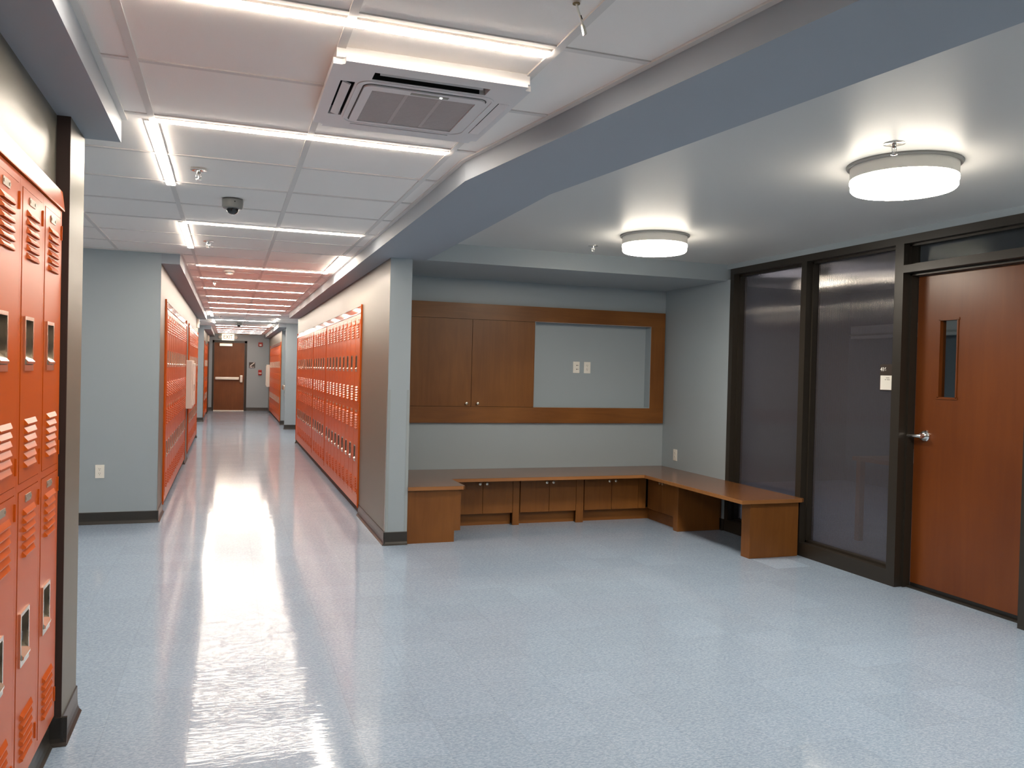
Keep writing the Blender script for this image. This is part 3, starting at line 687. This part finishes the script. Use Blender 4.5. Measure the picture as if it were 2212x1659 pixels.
# wall cabinet framing the screen recess
WY = 7.474; WX0, WX1, WZ0, WZ1 = XCR+.002, 4.288, .906, 2.052
t = thing('wall_cabinet', 'wide wooden wall cabinet framing two doors and a blue screen recess', 'cabinet', (2.8, YB, 1.5))
fmb = MB()
fmb.box(WX0, WX1, WY, YB-.0005, 1.902, WZ1); fmb.box(WX0, WX1, WY, YB-.0005, WZ0, 1.062)
obj('frame', fmb, WOOD, t, at=t.location)
obj('side_stile', MB().box(NX1+.004, WX1, WY, YB-.0005, 1.062, 1.902), WOODV, t, at=t.location)
for a, b, kx in ((WX0, 2.196, 2.150), (2.200, 2.838, 2.262)):
    d = obj('door', MB().box(a, b, WY+.001, WY+.020, 1.065, 1.899), WOODV, t, at=t.location)
    knobs(d, [(kx, WY, 1.095)], t.location, 'y')
obj('backing', MB().box(WX0, 2.838, WY+.021, YB-.0005, 1.062, 1.902), SLOT, t, at=t.location)
lin_ = MB(); e = .003
lin_.box(NX0-.006, NX1+.004, WY-.001, NY-.0005, NZ0-.006, NZ0); lin_.box(NX0-.006, NX1+.004, WY-.001, NY-.0005, NZ1-.002, NZ1+.001)
lin_.box(NX0-.006, NX0, WY-.001, NY-.0005, NZ0, NZ1); lin_.box(NX1, NX1+.004, WY-.001, NY-.0005, NZ0, NZ1)
obj('recess_lining', lin_, WALL, t, at=t.location)

# ------------------------------------------------------------------ outlets
def outlet(x, y, z, face, label, kind='power'):
    t = thing('wall_outlet' if kind == 'power' else 'data_plate', label, 'outlet' if kind == 'power' else 'wall plate', (x, y, z), {'-y': 0, '-x': -PI/2, '+x': PI/2}[face], 'white wall plates')
    obj('cover_plate', MB().box(-.036, .036, -.006, 0, -.058, .058).bevel(.0025, 2), WHITE, t)
    for s in (.0195, -.0195):
        if kind == 'power':
            r = obj('receptacle', MB().lathe([(.0165, -.0085), (.0165, -.005)], (0, 0, s), 20, 'y'), WHITE, t)
            m = MB().box(-.0075, -.0050, -.0090, -.0080, s+.001, s+.010).box(.0050, .0072, -.0090, -.0080, s+.002, s+.009).lathe([(.0027, -.0090), (.0027, -.0080)], (0, 0, s-.007), 10, 'y')
            obj('slots', m, SLOT, r)
        else:
            obj('jack', MB().box(.001, .010, -.0085, -.005, s-.005, s+.005).box(.019, .023, -.0085, -.005, s-.003, s+.003), SLOT, t)
    return t
outlet(-1.038, 7.787, .457, '-y', 'white power outlet low on the blue wall left of the corridor')
outlet(3.336, NY, 1.468, '-y', 'white data plate, left of two plates in the screen recess', 'data')
outlet(3.457, NY, 1.467, '-y', 'white power outlet, right of two plates in the screen recess')
outlet(XR, 7.235, .600, '-x', 'white power outlet on the alcove side wall above the bench')
outlet(1.19, 25.95, .42, '-x', 'small white outlet low on the far right corridor wall')

# ------------------------------------------------------------------ linear lamps
def strip(x0, x1, y0, y1, label):
    cx, cy = (x0+x1)/2, (y0+y1)/2
    t = thing('ceiling_light_strip', label, 'ceiling light', (cx, cy, CZ), 0, 'linear ceiling lights')
    r = .004
    h = MB(); h.box(x0-r, x0, y0-r, y1+r, CZ-.001, CZ+.0068); h.box(x1, x1+r, y0-r, y1+r, CZ-.001, CZ+.0068); h.box(x0, x1, y0-r, y0, CZ-.001, CZ+.0068); h.box(x0, x1, y1, y1+r, CZ-.001, CZ+.0068)
    obj('housing', h, TEE, t, at=t.location)
    d = MB().box(x0, x1, y0, y1, CZ-.0050, CZ-.0002)
    obj('diffuser', d, DIFF, t, at=t.location)
yks = [2.335, 3.562, 6.020, 8.545, 9.745, 11.0, 12.25, 13.49, 14.70, 15.95, 18.43, 21.02, 22.24, 23.46, 24.45, 25.5]
for i, yy in enumerate(yks):
    strip(-.300 if i in (1, 2) else -.318, .905, yy-.021, yy+.021, ORD[i]+' crosswise glowing strip light, counting away from the viewer')
for i, (xx, a, b, where) in enumerate(((-.315, 3.536, 4.80, 'on the left, just before the first sprinkler'), (-.318, 5.994, 7.30, 'on the left, just beyond the dome camera'), (.922, 7.20, 8.60, 'on the right, where the long right locker bank begins'),
                            (-.335, 15.72, 17.2, 'far off on the left, nearer of two'), (-.338, 18.40, 19.9, 'far off on the left, farther of two'), (.915, 17.15, 18.5, 'far off on the right, nearer of two'), (.905, 19.6, 21.05, 'far off on the right, farther of two'))):
    if xx < 0: a_ = a
    strip(xx-.021, xx+.021, (a+.06 if i in (0, 1) else a), b, 'short lengthwise glowing strip light '+where)
strip(-.318, .905, -.15, -.098, 'crosswise glowing strip light behind the viewer')
strip(-.318, .905, -2.6, -2.55, 'crosswise glowing strip light farthest behind the viewer')
strip(-2.6, -1.4, 6.02-.026, 6.02+.026, 'glowing strip light in the side passage on the left')
strip(2.0, 3.2, 17.2, 17.25, 'glowing strip light in the far passage on the right')
strip(-2.4, -1.2, 19.2, 19.25, 'glowing strip light in the far passage on the left')

# round drum lamps in the alcove ceiling
for i, (cx, cy, lab) in enumerate(((3.02, 3.06, 'round white drum ceiling light nearer the wooden door 416'), (2.955, 5.34, 'round white drum ceiling light nearer the screen recess'), (3.05, .75, 'round white drum ceiling light behind the viewer'))):
    t = thing('drum_ceiling_light', lab, 'ceiling light', (cx, cy, AZ), 0, 'round drum ceiling lights')
    R_ = .238
    obj('back_plate', MB().lathe([(.255, 0), (.255, -.006), (.25, -.012)], n=48), GREYM, t, smooth=True)
    obj('upper_band', MB().lathe([(R_, -.012), (R_, -.068)], n=64), DRUMB, t, smooth=True)
    obj('diffuser', MB().lathe([(R_-.010, -.1185), (R_-.014, -.1235), (R_-.03, -.127), (R_*.5, -.129)], n=64), DRUM, t, smooth=True)
    obj('lens_rim', MB().lathe([(R_-.001, -.0685), (R_+.001, -.074), (R_+.001, -.084), (R_-.003, -.090), (R_-.003, -.112), (R_-.009, -.120)], n=64), DRUMR, t, smooth=True)

def holed(x0, x1, y0, y1, z0, z1, holes):
    X = sorted({x0, x1, *[h[0] for h in holes], *[h[1] for h in holes]}); Y = sorted({y0, y1, *[h[2] for h in holes], *[h[3] for h in holes]})
    mb = MB(); V = {}
    def inside(i, j):
        if i < 0 or j < 0 or i >= len(X)-1 or j >= len(Y)-1: return False
        cx, cy = (X[i]+X[i+1])/2, (Y[j]+Y[j+1])/2
        return not any(h[0] < cx < h[1] and h[2] < cy < h[3] for h in holes)
    def v(i, j, k):
        key = (i, j, k)
        if key not in V: V[key] = mb.bm.verts.new((X[i], Y[j], (z0, z1)[k]))
        return V[key]
    for i in range(len(X)-1):
        for j in range(len(Y)-1):
            if not inside(i, j): continue
            mb.bm.faces.new((v(i, j, 0), v(i, j+1, 0), v(i+1, j+1, 0), v(i+1, j, 0))); mb.bm.faces.new((v(i, j, 1), v(i+1, j, 1), v(i+1, j+1, 1), v(i, j+1, 1)))
            if not inside(i-1, j): mb.bm.faces.new((v(i, j, 0), v(i, j, 1), v(i, j+1, 1), v(i, j+1, 0)))
            if not inside(i+1, j): mb.bm.faces.new((v(i+1, j, 0), v(i+1, j+1, 0), v(i+1, j+1, 1), v(i+1, j, 1)))
            if not inside(i, j-1): mb.bm.faces.new((v(i, j, 0), v(i+1, j, 0), v(i+1, j, 1), v(i, j, 1)))
            if not inside(i, j+1): mb.bm.faces.new((v(i, j+1, 0), v(i, j+1, 1), v(i+1, j+1, 1), v(i+1, j+1, 0)))
    return mb
# ------------------------------------------------------------------ cassette air conditioner
ax0, ax1, ay0, ay1 = .285, .930, 2.510, 3.215
zb_ = CZ-.045
ac = thing('ceiling_air_conditioner', 'white square cassette air conditioner set in the corridor ceiling', 'air conditioner', (.61, 2.87, CZ))
slots = {'n': (.418, .800, 2.575, 2.640), 's': (.418, .800, 3.135, 3.178), 'w': (.325, .372, 2.685, 3.050), 'e': (.868, .908, 2.700, 3.080)}
gx0, gx1, gy0, gy1 = .434, .790, 2.725, 3.075
obj('collar', holed(ax0+.008, ax1-.008, ay0+.022, ay1-.022, CZ-.027, CZ+.02, list(slots.values())+[(gx0, gx1, gy0, gy1)]), ACP, ac, at=ac.location)
pm = holed(ax0, ax1, ay0, ay1, zb_, CZ-.026, list(slots.values())+[(gx0, gx1, gy0, gy1)])
# round the outer corners and edge of the panel
cor = [e for e in pm.bm.edges if abs(e.verts[0].co.z-e.verts[1].co.z) > .01 and all(min(abs(v.co.x-ax0), abs(v.co.x-ax1)) < 1e-5 and min(abs(v.co.y-ay0), abs(v.co.y-ay1)) < 1e-5 for v in e.verts)]
bmesh.ops.bevel(pm.bm, geom=cor, offset=.035, segments=5, affect='EDGES')
obj('fascia_panel', pm, ACP, ac, at=ac.location)
# raised rounded ring around the intake panel
def rrect(x0, x1, y0, y1, r, n=6):
    P_ = []
    for cx, cy, a0 in ((x1-r, y1-r, 0), (x0+r, y1-r, PI/2), (x0+r, y0+r, PI), (x1-r, y0+r, 3*PI/2)):
        for k in range(n+1): P_.append((cx+r*math.cos(a0+PI/2*k/n), cy+r*math.sin(a0+PI/2*k/n)))
    return P_
def ring(a, b, z0, z1):
    mb = MB(); n = len(a)
    A0 = [mb.bm.verts.new((*p, z0)) for p in a]; B0 = [mb.bm.verts.new((*p, z0)) for p in b]; A1 = [mb.bm.verts.new((*p, z1)) for p in a]; B1 = [mb.bm.verts.new((*p, z1)) for p in b]
    for i in range(n):
        j = (i+1) % n
        mb.bm.faces.new((A0[i], A0[j], B0[j], B0[i])); mb.bm.faces.new((A1[i], A1[j], B1[j], B1[i])); mb.bm.faces.new((A0[i], A0[j], A1[j], A1[i])); mb.bm.faces.new((B0[i], B0[j], B1[j], B1[i]))
    return mb
obj('duct_ring', ring(rrect(.380, .848, 2.650, 3.120, .05), rrect(.386, .842, 2.656, 3.114, .046), zb_-.003, zb_+.001), ACP, ac, at=ac.location)
obj('intake_frame', ring(rrect(.404, .822, 2.682, 3.098, .03), (rrect(.404+.03, .822-.03, 2.682+.042, 3.098-.022, .001)), zb_-.006, zb_+.002), ACP, ac, at=ac.location)
obj('intake_seam', ring(rrect(.400, .826, 2.678, 3.102, .032), rrect(.4035, .8225, 2.6815, 3.0985, .03), zb_-.0008, zb_+.001), SLOT, ac, at=ac.location)
gm = MB()
n = 40
for k in range(n): yv = gy0+(gy1-gy0)*(k+.5)/n; gm.box(gx0, gx1, yv-.0032, yv+.0032, zb_-.002, zb_+.006)
for k in range(1, 3): xv = gx0+(gx1-gx0)*k/3; gm.box(xv-.006, xv+.006, gy0, gy1, zb_-.0025, zb_+.006)
obj('intake_grille', gm, ACG, ac, at=ac.location)
obj('filter', MB().box(gx0-.005, gx1+.005, gy0-.005, gy1+.005, zb_+.008, zb_+.012), mat('filter_grey', (.30, .27, .27), rough=.9), ac, at=ac.location)
for kx, (a, b, c, d) in slots.items():
    ln = MB().box(a-.001, b+.001, c-.001, d+.001, zb_+.032, zb_+.034)
    if b-a > d-c: ln.box(a, b, c, c+.001, zb_+.002, zb_+.033).box(a, b-.02, d-.001, d, zb_+.002, zb_+.033)
    else: ln.box(a, a+.001, c, d, zb_+.002, zb_+.033).box(b-.001, b, c, d, zb_+.002, zb_+.033)
    obj('slot_shade_liner', ln, SLOT_SHADE, ac, at=ac.location)  # black liner paints the shade into these shallow slots
    fl = MB()
    if kx == 'n': fl.prism([(c+.016, zb_+.010), (c+.022, zb_+.001), (c+.026, zb_+.003), (c+.020, zb_+.014)], a+.02, b-.02, 'x')
    elif kx == 's': fl.box(a, b, c+.006, d-.002, zb_-.001, zb_+.004)
    elif kx == 'w': fl.prism([(a+.008, zb_+.004), (b-.014, zb_-.004), (b-.010, zb_), (a+.010, zb_+.010)], c+.02, d-.006, 'y')
    else:
        for j in range(5): fl.prism([(a+.004+.007*j, zb_+.001), (a+.010+.007*j, zb_-.002), (a+.010+.007*j, zb_+.003)], c, d, 'y')
    obj('flap', fl, ACP, ac, at=ac.location)
sp_ = obj('display_strip', MB().box(.560, .690, 2.695, 2.712, zb_-.0075, zb_-.005), mat('display_grey', (.35, .34, .30), rough=.4), ac, at=ac.location)
obj('indicator', MB().box(.660, .668, 2.700, 2.707, zb_-.0085, zb_-.007), LED, sp_, at=ac.location)

# ------------------------------------------------------------------ ceiling devices
def sprinkler(x, y, z, label, s=1.0):
    t = thing('sprinkler_head', label, 'sprinkler', (x, y, z), 0, 'sprinkler heads')
    obj('escutcheon', MB().lathe([(.040*s, 0), (.040*s, -.003), (.030*s, -.006), (.016*s, -.004)], n=28), CHROME, t, smooth=True)
    b = MB().lathe([(.010, -.003), (.009, -.018), (.007, -.022)], n=16)
    b.tube([(-.012, 0, -.018), (-.012, 0, -.035), (-.003, 0, -.046)], .0022, 6).tube([(.012, 0, -.018), (.012, 0, -.035), (.003, 0, -.046)], .0022, 6).tube([(0, 0, -.022), (0, 0, -.044)], .0022, 6)
    obj('sprinkler_body', b, CHROME, t, smooth=True)
    obj('deflector', MB().lathe([(.014, -.047), (.014, -.049), (.004, -.052)], n=16), CHROME, t, smooth=True)
sprinkler(-.160, 4.383, CZ, 'chrome sprinkler head before the dome camera, first along the corridor')
sprinkler(-.170, 6.862, CZ, 'chrome sprinkler head just beyond the second strip corner')
sprinkler(-.175, 10.06, CZ, 'small sprinkler head, third along the corridor ceiling')
sprinkler(-.170, 13.03, CZ, 'small sprinkler head, fourth along the corridor ceiling')
sprinkler(-.178, 17.16, CZ, 'tiny sprinkler head, fifth and farthest along the corridor ceiling')
sprinkler(2.713, 2.805, AZ, 'chrome sprinkler head beside the nearer round alcove light', 1.1)
sprinkler(2.750, 5.975, AZ, 'chrome sprinkler head left of the farther round alcove light', 1.0)
def dome(x, y, label, s=1.0):
    t = thing('dome_camera', label, 'security camera', (x, y, CZ), 0, 'dome cameras'); t.scale = (s, s, s)
    obj('housing', MB().lathe([(.060, 0), (.061, -.004), (.060, -.040), (.054, -.050), (.036, -.053)], n=40), GREYM, t, smooth=True)
    h = [(.036*math.cos(a), -.050-.036*math.sin(a)) for a in [PI/2*k/8 for k in range(8)]]+[(.002, -.086)]
    obj('dome', MB().lathe(h, n=32), mat('smoked_dome', (.012, .012, .014), rough=.05, coat=.5), t, smooth=True)
    obj('screw', MB().lathe([(.004, -.0615), (.004, -.058)], (.012, .0, -.018), 10, 'y'), SLOT, t)
dome(.004, 5.09, 'grey dome security camera on the ceiling with dark glass')
dome(.196, 19.4, 'small dark dome camera far down the corridor ceiling', 1.15)
t = thing('smoke_detector', 'round white smoke detector by the fourth strip light', 'smoke detector', (-.015, 8.86, CZ))
obj('base', MB().lathe([(.052, 0), (.052, -.014), (.046, -.020)], n=32), WHITEM, t, smooth=True)
obj('sensor_cap', MB().lathe([(.040, -.0265), (.040, -.036), (.030, -.046)], n=32), WHITEM, t, smooth=True); obj('vent_gap', MB().lathe([(.036, -.019), (.036, -.027)], n=32), SLOT, t, smooth=True)
t = thing('hanging_cable', 'short loose white cable with clear plug hanging from a ceiling hole', 'cable', (.849, 1.989, CZ))
obj('hole_rim', MB().lathe([(.010, .0005), (.010, -.0015), (.007, -.0016)], n=16), mat('hole_brown', (.22, .15, .06), rough=.6), t, smooth=True)
obj('cable', MB().tube([(.0, 0, .002), (.006, 0, -.018), (.014, 0, -.036), (.021, 0, -.054)], .0032, 8), WHITE, t, smooth=True)
obj('bare_wire', MB().tube([(.0125, -.0035, -.030), (.0165, -.0035, -.040)], .0016, 6), SLOT, t)
obj('plug', MB().prism([(.016, -.052), (.024, -.056), (.031, -.076), (.023, -.080)], -.005, .005, 'y'), mat('clear_plug', (.75, .72, .62), rough=.15, coat=.5), t)

# ------------------------------------------------------------------ wall devices
t = thing('wall_cabinet_box', 'tall white box on the left wall between the two locker banks', 'wall box', (XLW, 12.6, 1.12))
obj('case', MB().box(XLW, XLW+.092, 12.34, 12.98, .775, 1.462).bevel(.012, 2), WHITEM, t, at=t.location)
obj('lid', MB().box(XLW+.093, XLW+.112, 12.37, 12.95, .82, 1.42).bevel(.006, 2), WHITEM, t, at=t.location)
obj('latch', MB().box(XLW+.112, XLW+.118, 12.40, 12.44, 1.03, 1.12), GREYM, t, at=t.location)
t = thing('wall_cabinet_box', 'white box on the far right wall past the last lockers', 'wall box', (1.19, 26.0, 1.12))
obj('case', MB().box(1.09, 1.19, 25.80, 26.25, .78, 1.455).bevel(.012, 2), WHITEM, t, at=t.location); obj('lid', MB().box(1.076, 1.089, 25.83, 26.22, .82, 1.42), WHITEM, t, at=t.location)
for (x, y, z_, lab) in ((XLW, 16.20, 2.170, 'white alarm sounder high on the left wall at the soffit end'), (-.592, 25.0, 2.17, 'white alarm sounder high on the farthest left wall')):
    t = thing('alarm_sounder', lab, 'alarm', (x, y, z_), 0, 'white alarm sounders')
    obj('case', MB().box(0, .045, -.065, .065, -.085, .085).bevel(.01, 2), WHITEM, t); obj('lens', MB().box(.045, .056, -.03, .03, -.005, .03).bevel(.004, 1), NICKEL, t); obj('grille', MB().box(.0445, .047, -.04, .04, -.06, -.03), GREYM, t)
t = thing('fire_strobe', 'small red fire strobe high on the end wall right of the door', 'alarm', (.925, YE, 2.085))
obj('case', MB().box(-.065, .065, -.045, 0, -.065, .065).bevel(.012, 2), RED, t); obj('lens', MB().box(-.035, .035, -.062, -.045, -.045, .005).bevel(.008, 1), WHITE, t)
t = thing('fire_pull_station', 'small red fire pull station on the end wall', 'alarm', (.925, YE, 1.205))
obj('case', MB().box(-.055, .055, -.045, 0, -.085, .085).bevel(.02, 2), RED, t); obj('pull_bar', MB().box(-.040, .040, -.060, -.045, -.03, -.005), WHITE, t)
t = thing('stair_sign', 'dark square sign with white stair symbol on the end wall', 'sign', (.685, YE, 1.43))
obj('plate', MB().box(-.090, .090, -.008, 0, -.090, .090), SIGNB, t)
s_ = MB(); n = 6
for k in range(n):
    x = -.062+.124*k/n; zz = -.030+.105*k/n
    s_.box(x, x+.124/n+.012, -.011, -.008, zz, zz+.0265)
obj('stair_symbol', s_, LETW, t)
s_ = MB()
for a, b in ((-.070, -.046), (-.042, -.020), (-.016, .012), (.036, .060)): s_.box(a, b, -.010, -.008, -.070, -.046)
obj('lettering', s_, LETW, t)
t = thing('exit_sign', 'white EXIT sign with amber letters and two lamp heads over the end door', 'sign', (-.040, YE, 2.278))
obj('case', MB().box(-.178, .178, -.075, 0, -.096, .096).bevel(.012, 2), EXITF, t)
text_obj('exit_lettering', 'EXIT', .17, EXITL, t, face_my(0, -.0765, 0), .003, 0, .78)
for s in (-1, 1):
    l = obj('lamp_head', MB().tube([(s*.17, -.03, 0), (s*.235, -.035, 0)], [.04, .03], 12).lathe([(.045, -.10), (.052, -.08), (.040, -.02), (.02, -.005)], (s*.235, 0, 0), 24, 'y'), WHITEM, t, smooth=True)
    obj('lamp_lens', MB().lathe([(.038, -.104), (.042, -.099)], (s*.235, 0, 0), 20, 'y'), WHITE, l)
# drinking fountain in the far right niche
t = thing('drinking_fountain', 'steel two-level drinking fountain in the niche at far right', 'drinking fountain', (1.55, 19.65, 0))
obj('upper_basin', MB().box(1.20, 1.795, 19.55, 20.02, .86, .975).bevel(.02, 2), NICKEL, t, at=t.location)
obj('lower_basin', MB().box(1.225, 1.795, 19.06, 19.48, .70, .82).bevel(.03, 2), NICKEL, t, at=t.location)
obj('bubbler', MB().lathe([(.03, .975), (.03, 1.0), (.018, 1.05), (.022, 1.08)], (1.255, 19.62, 0), 16), CHROME, t, smooth=True, at=t.location)
obj('back_panel', MB().box(1.775, 1.797, 19.05, 20.05, .45, 1.15), NICKEL, t, at=t.location)
# small clear corner guards on the wall end
cg = mat('corner_guard', (.34, .38, .39), rough=.25)
tag(obj('corner_guard', MB().box(XRW-.0015, XRW+.022, YC-.0018, YC, .106, 1.24).box(XRW-.0018, XRW, YC-.0018, YC+.022, .106, 1.24), cg), 'thin corner guard on the corridor edge of the grey column', 'corner guard', 'corner guards')
tag(obj('corner_guard', MB().box(XCR-.022, XCR+.0015, YC-.0018, YC, .106, 1.24), cg), 'thin corner guard on the alcove edge of the grey column', 'corner guard', 'corner guards')
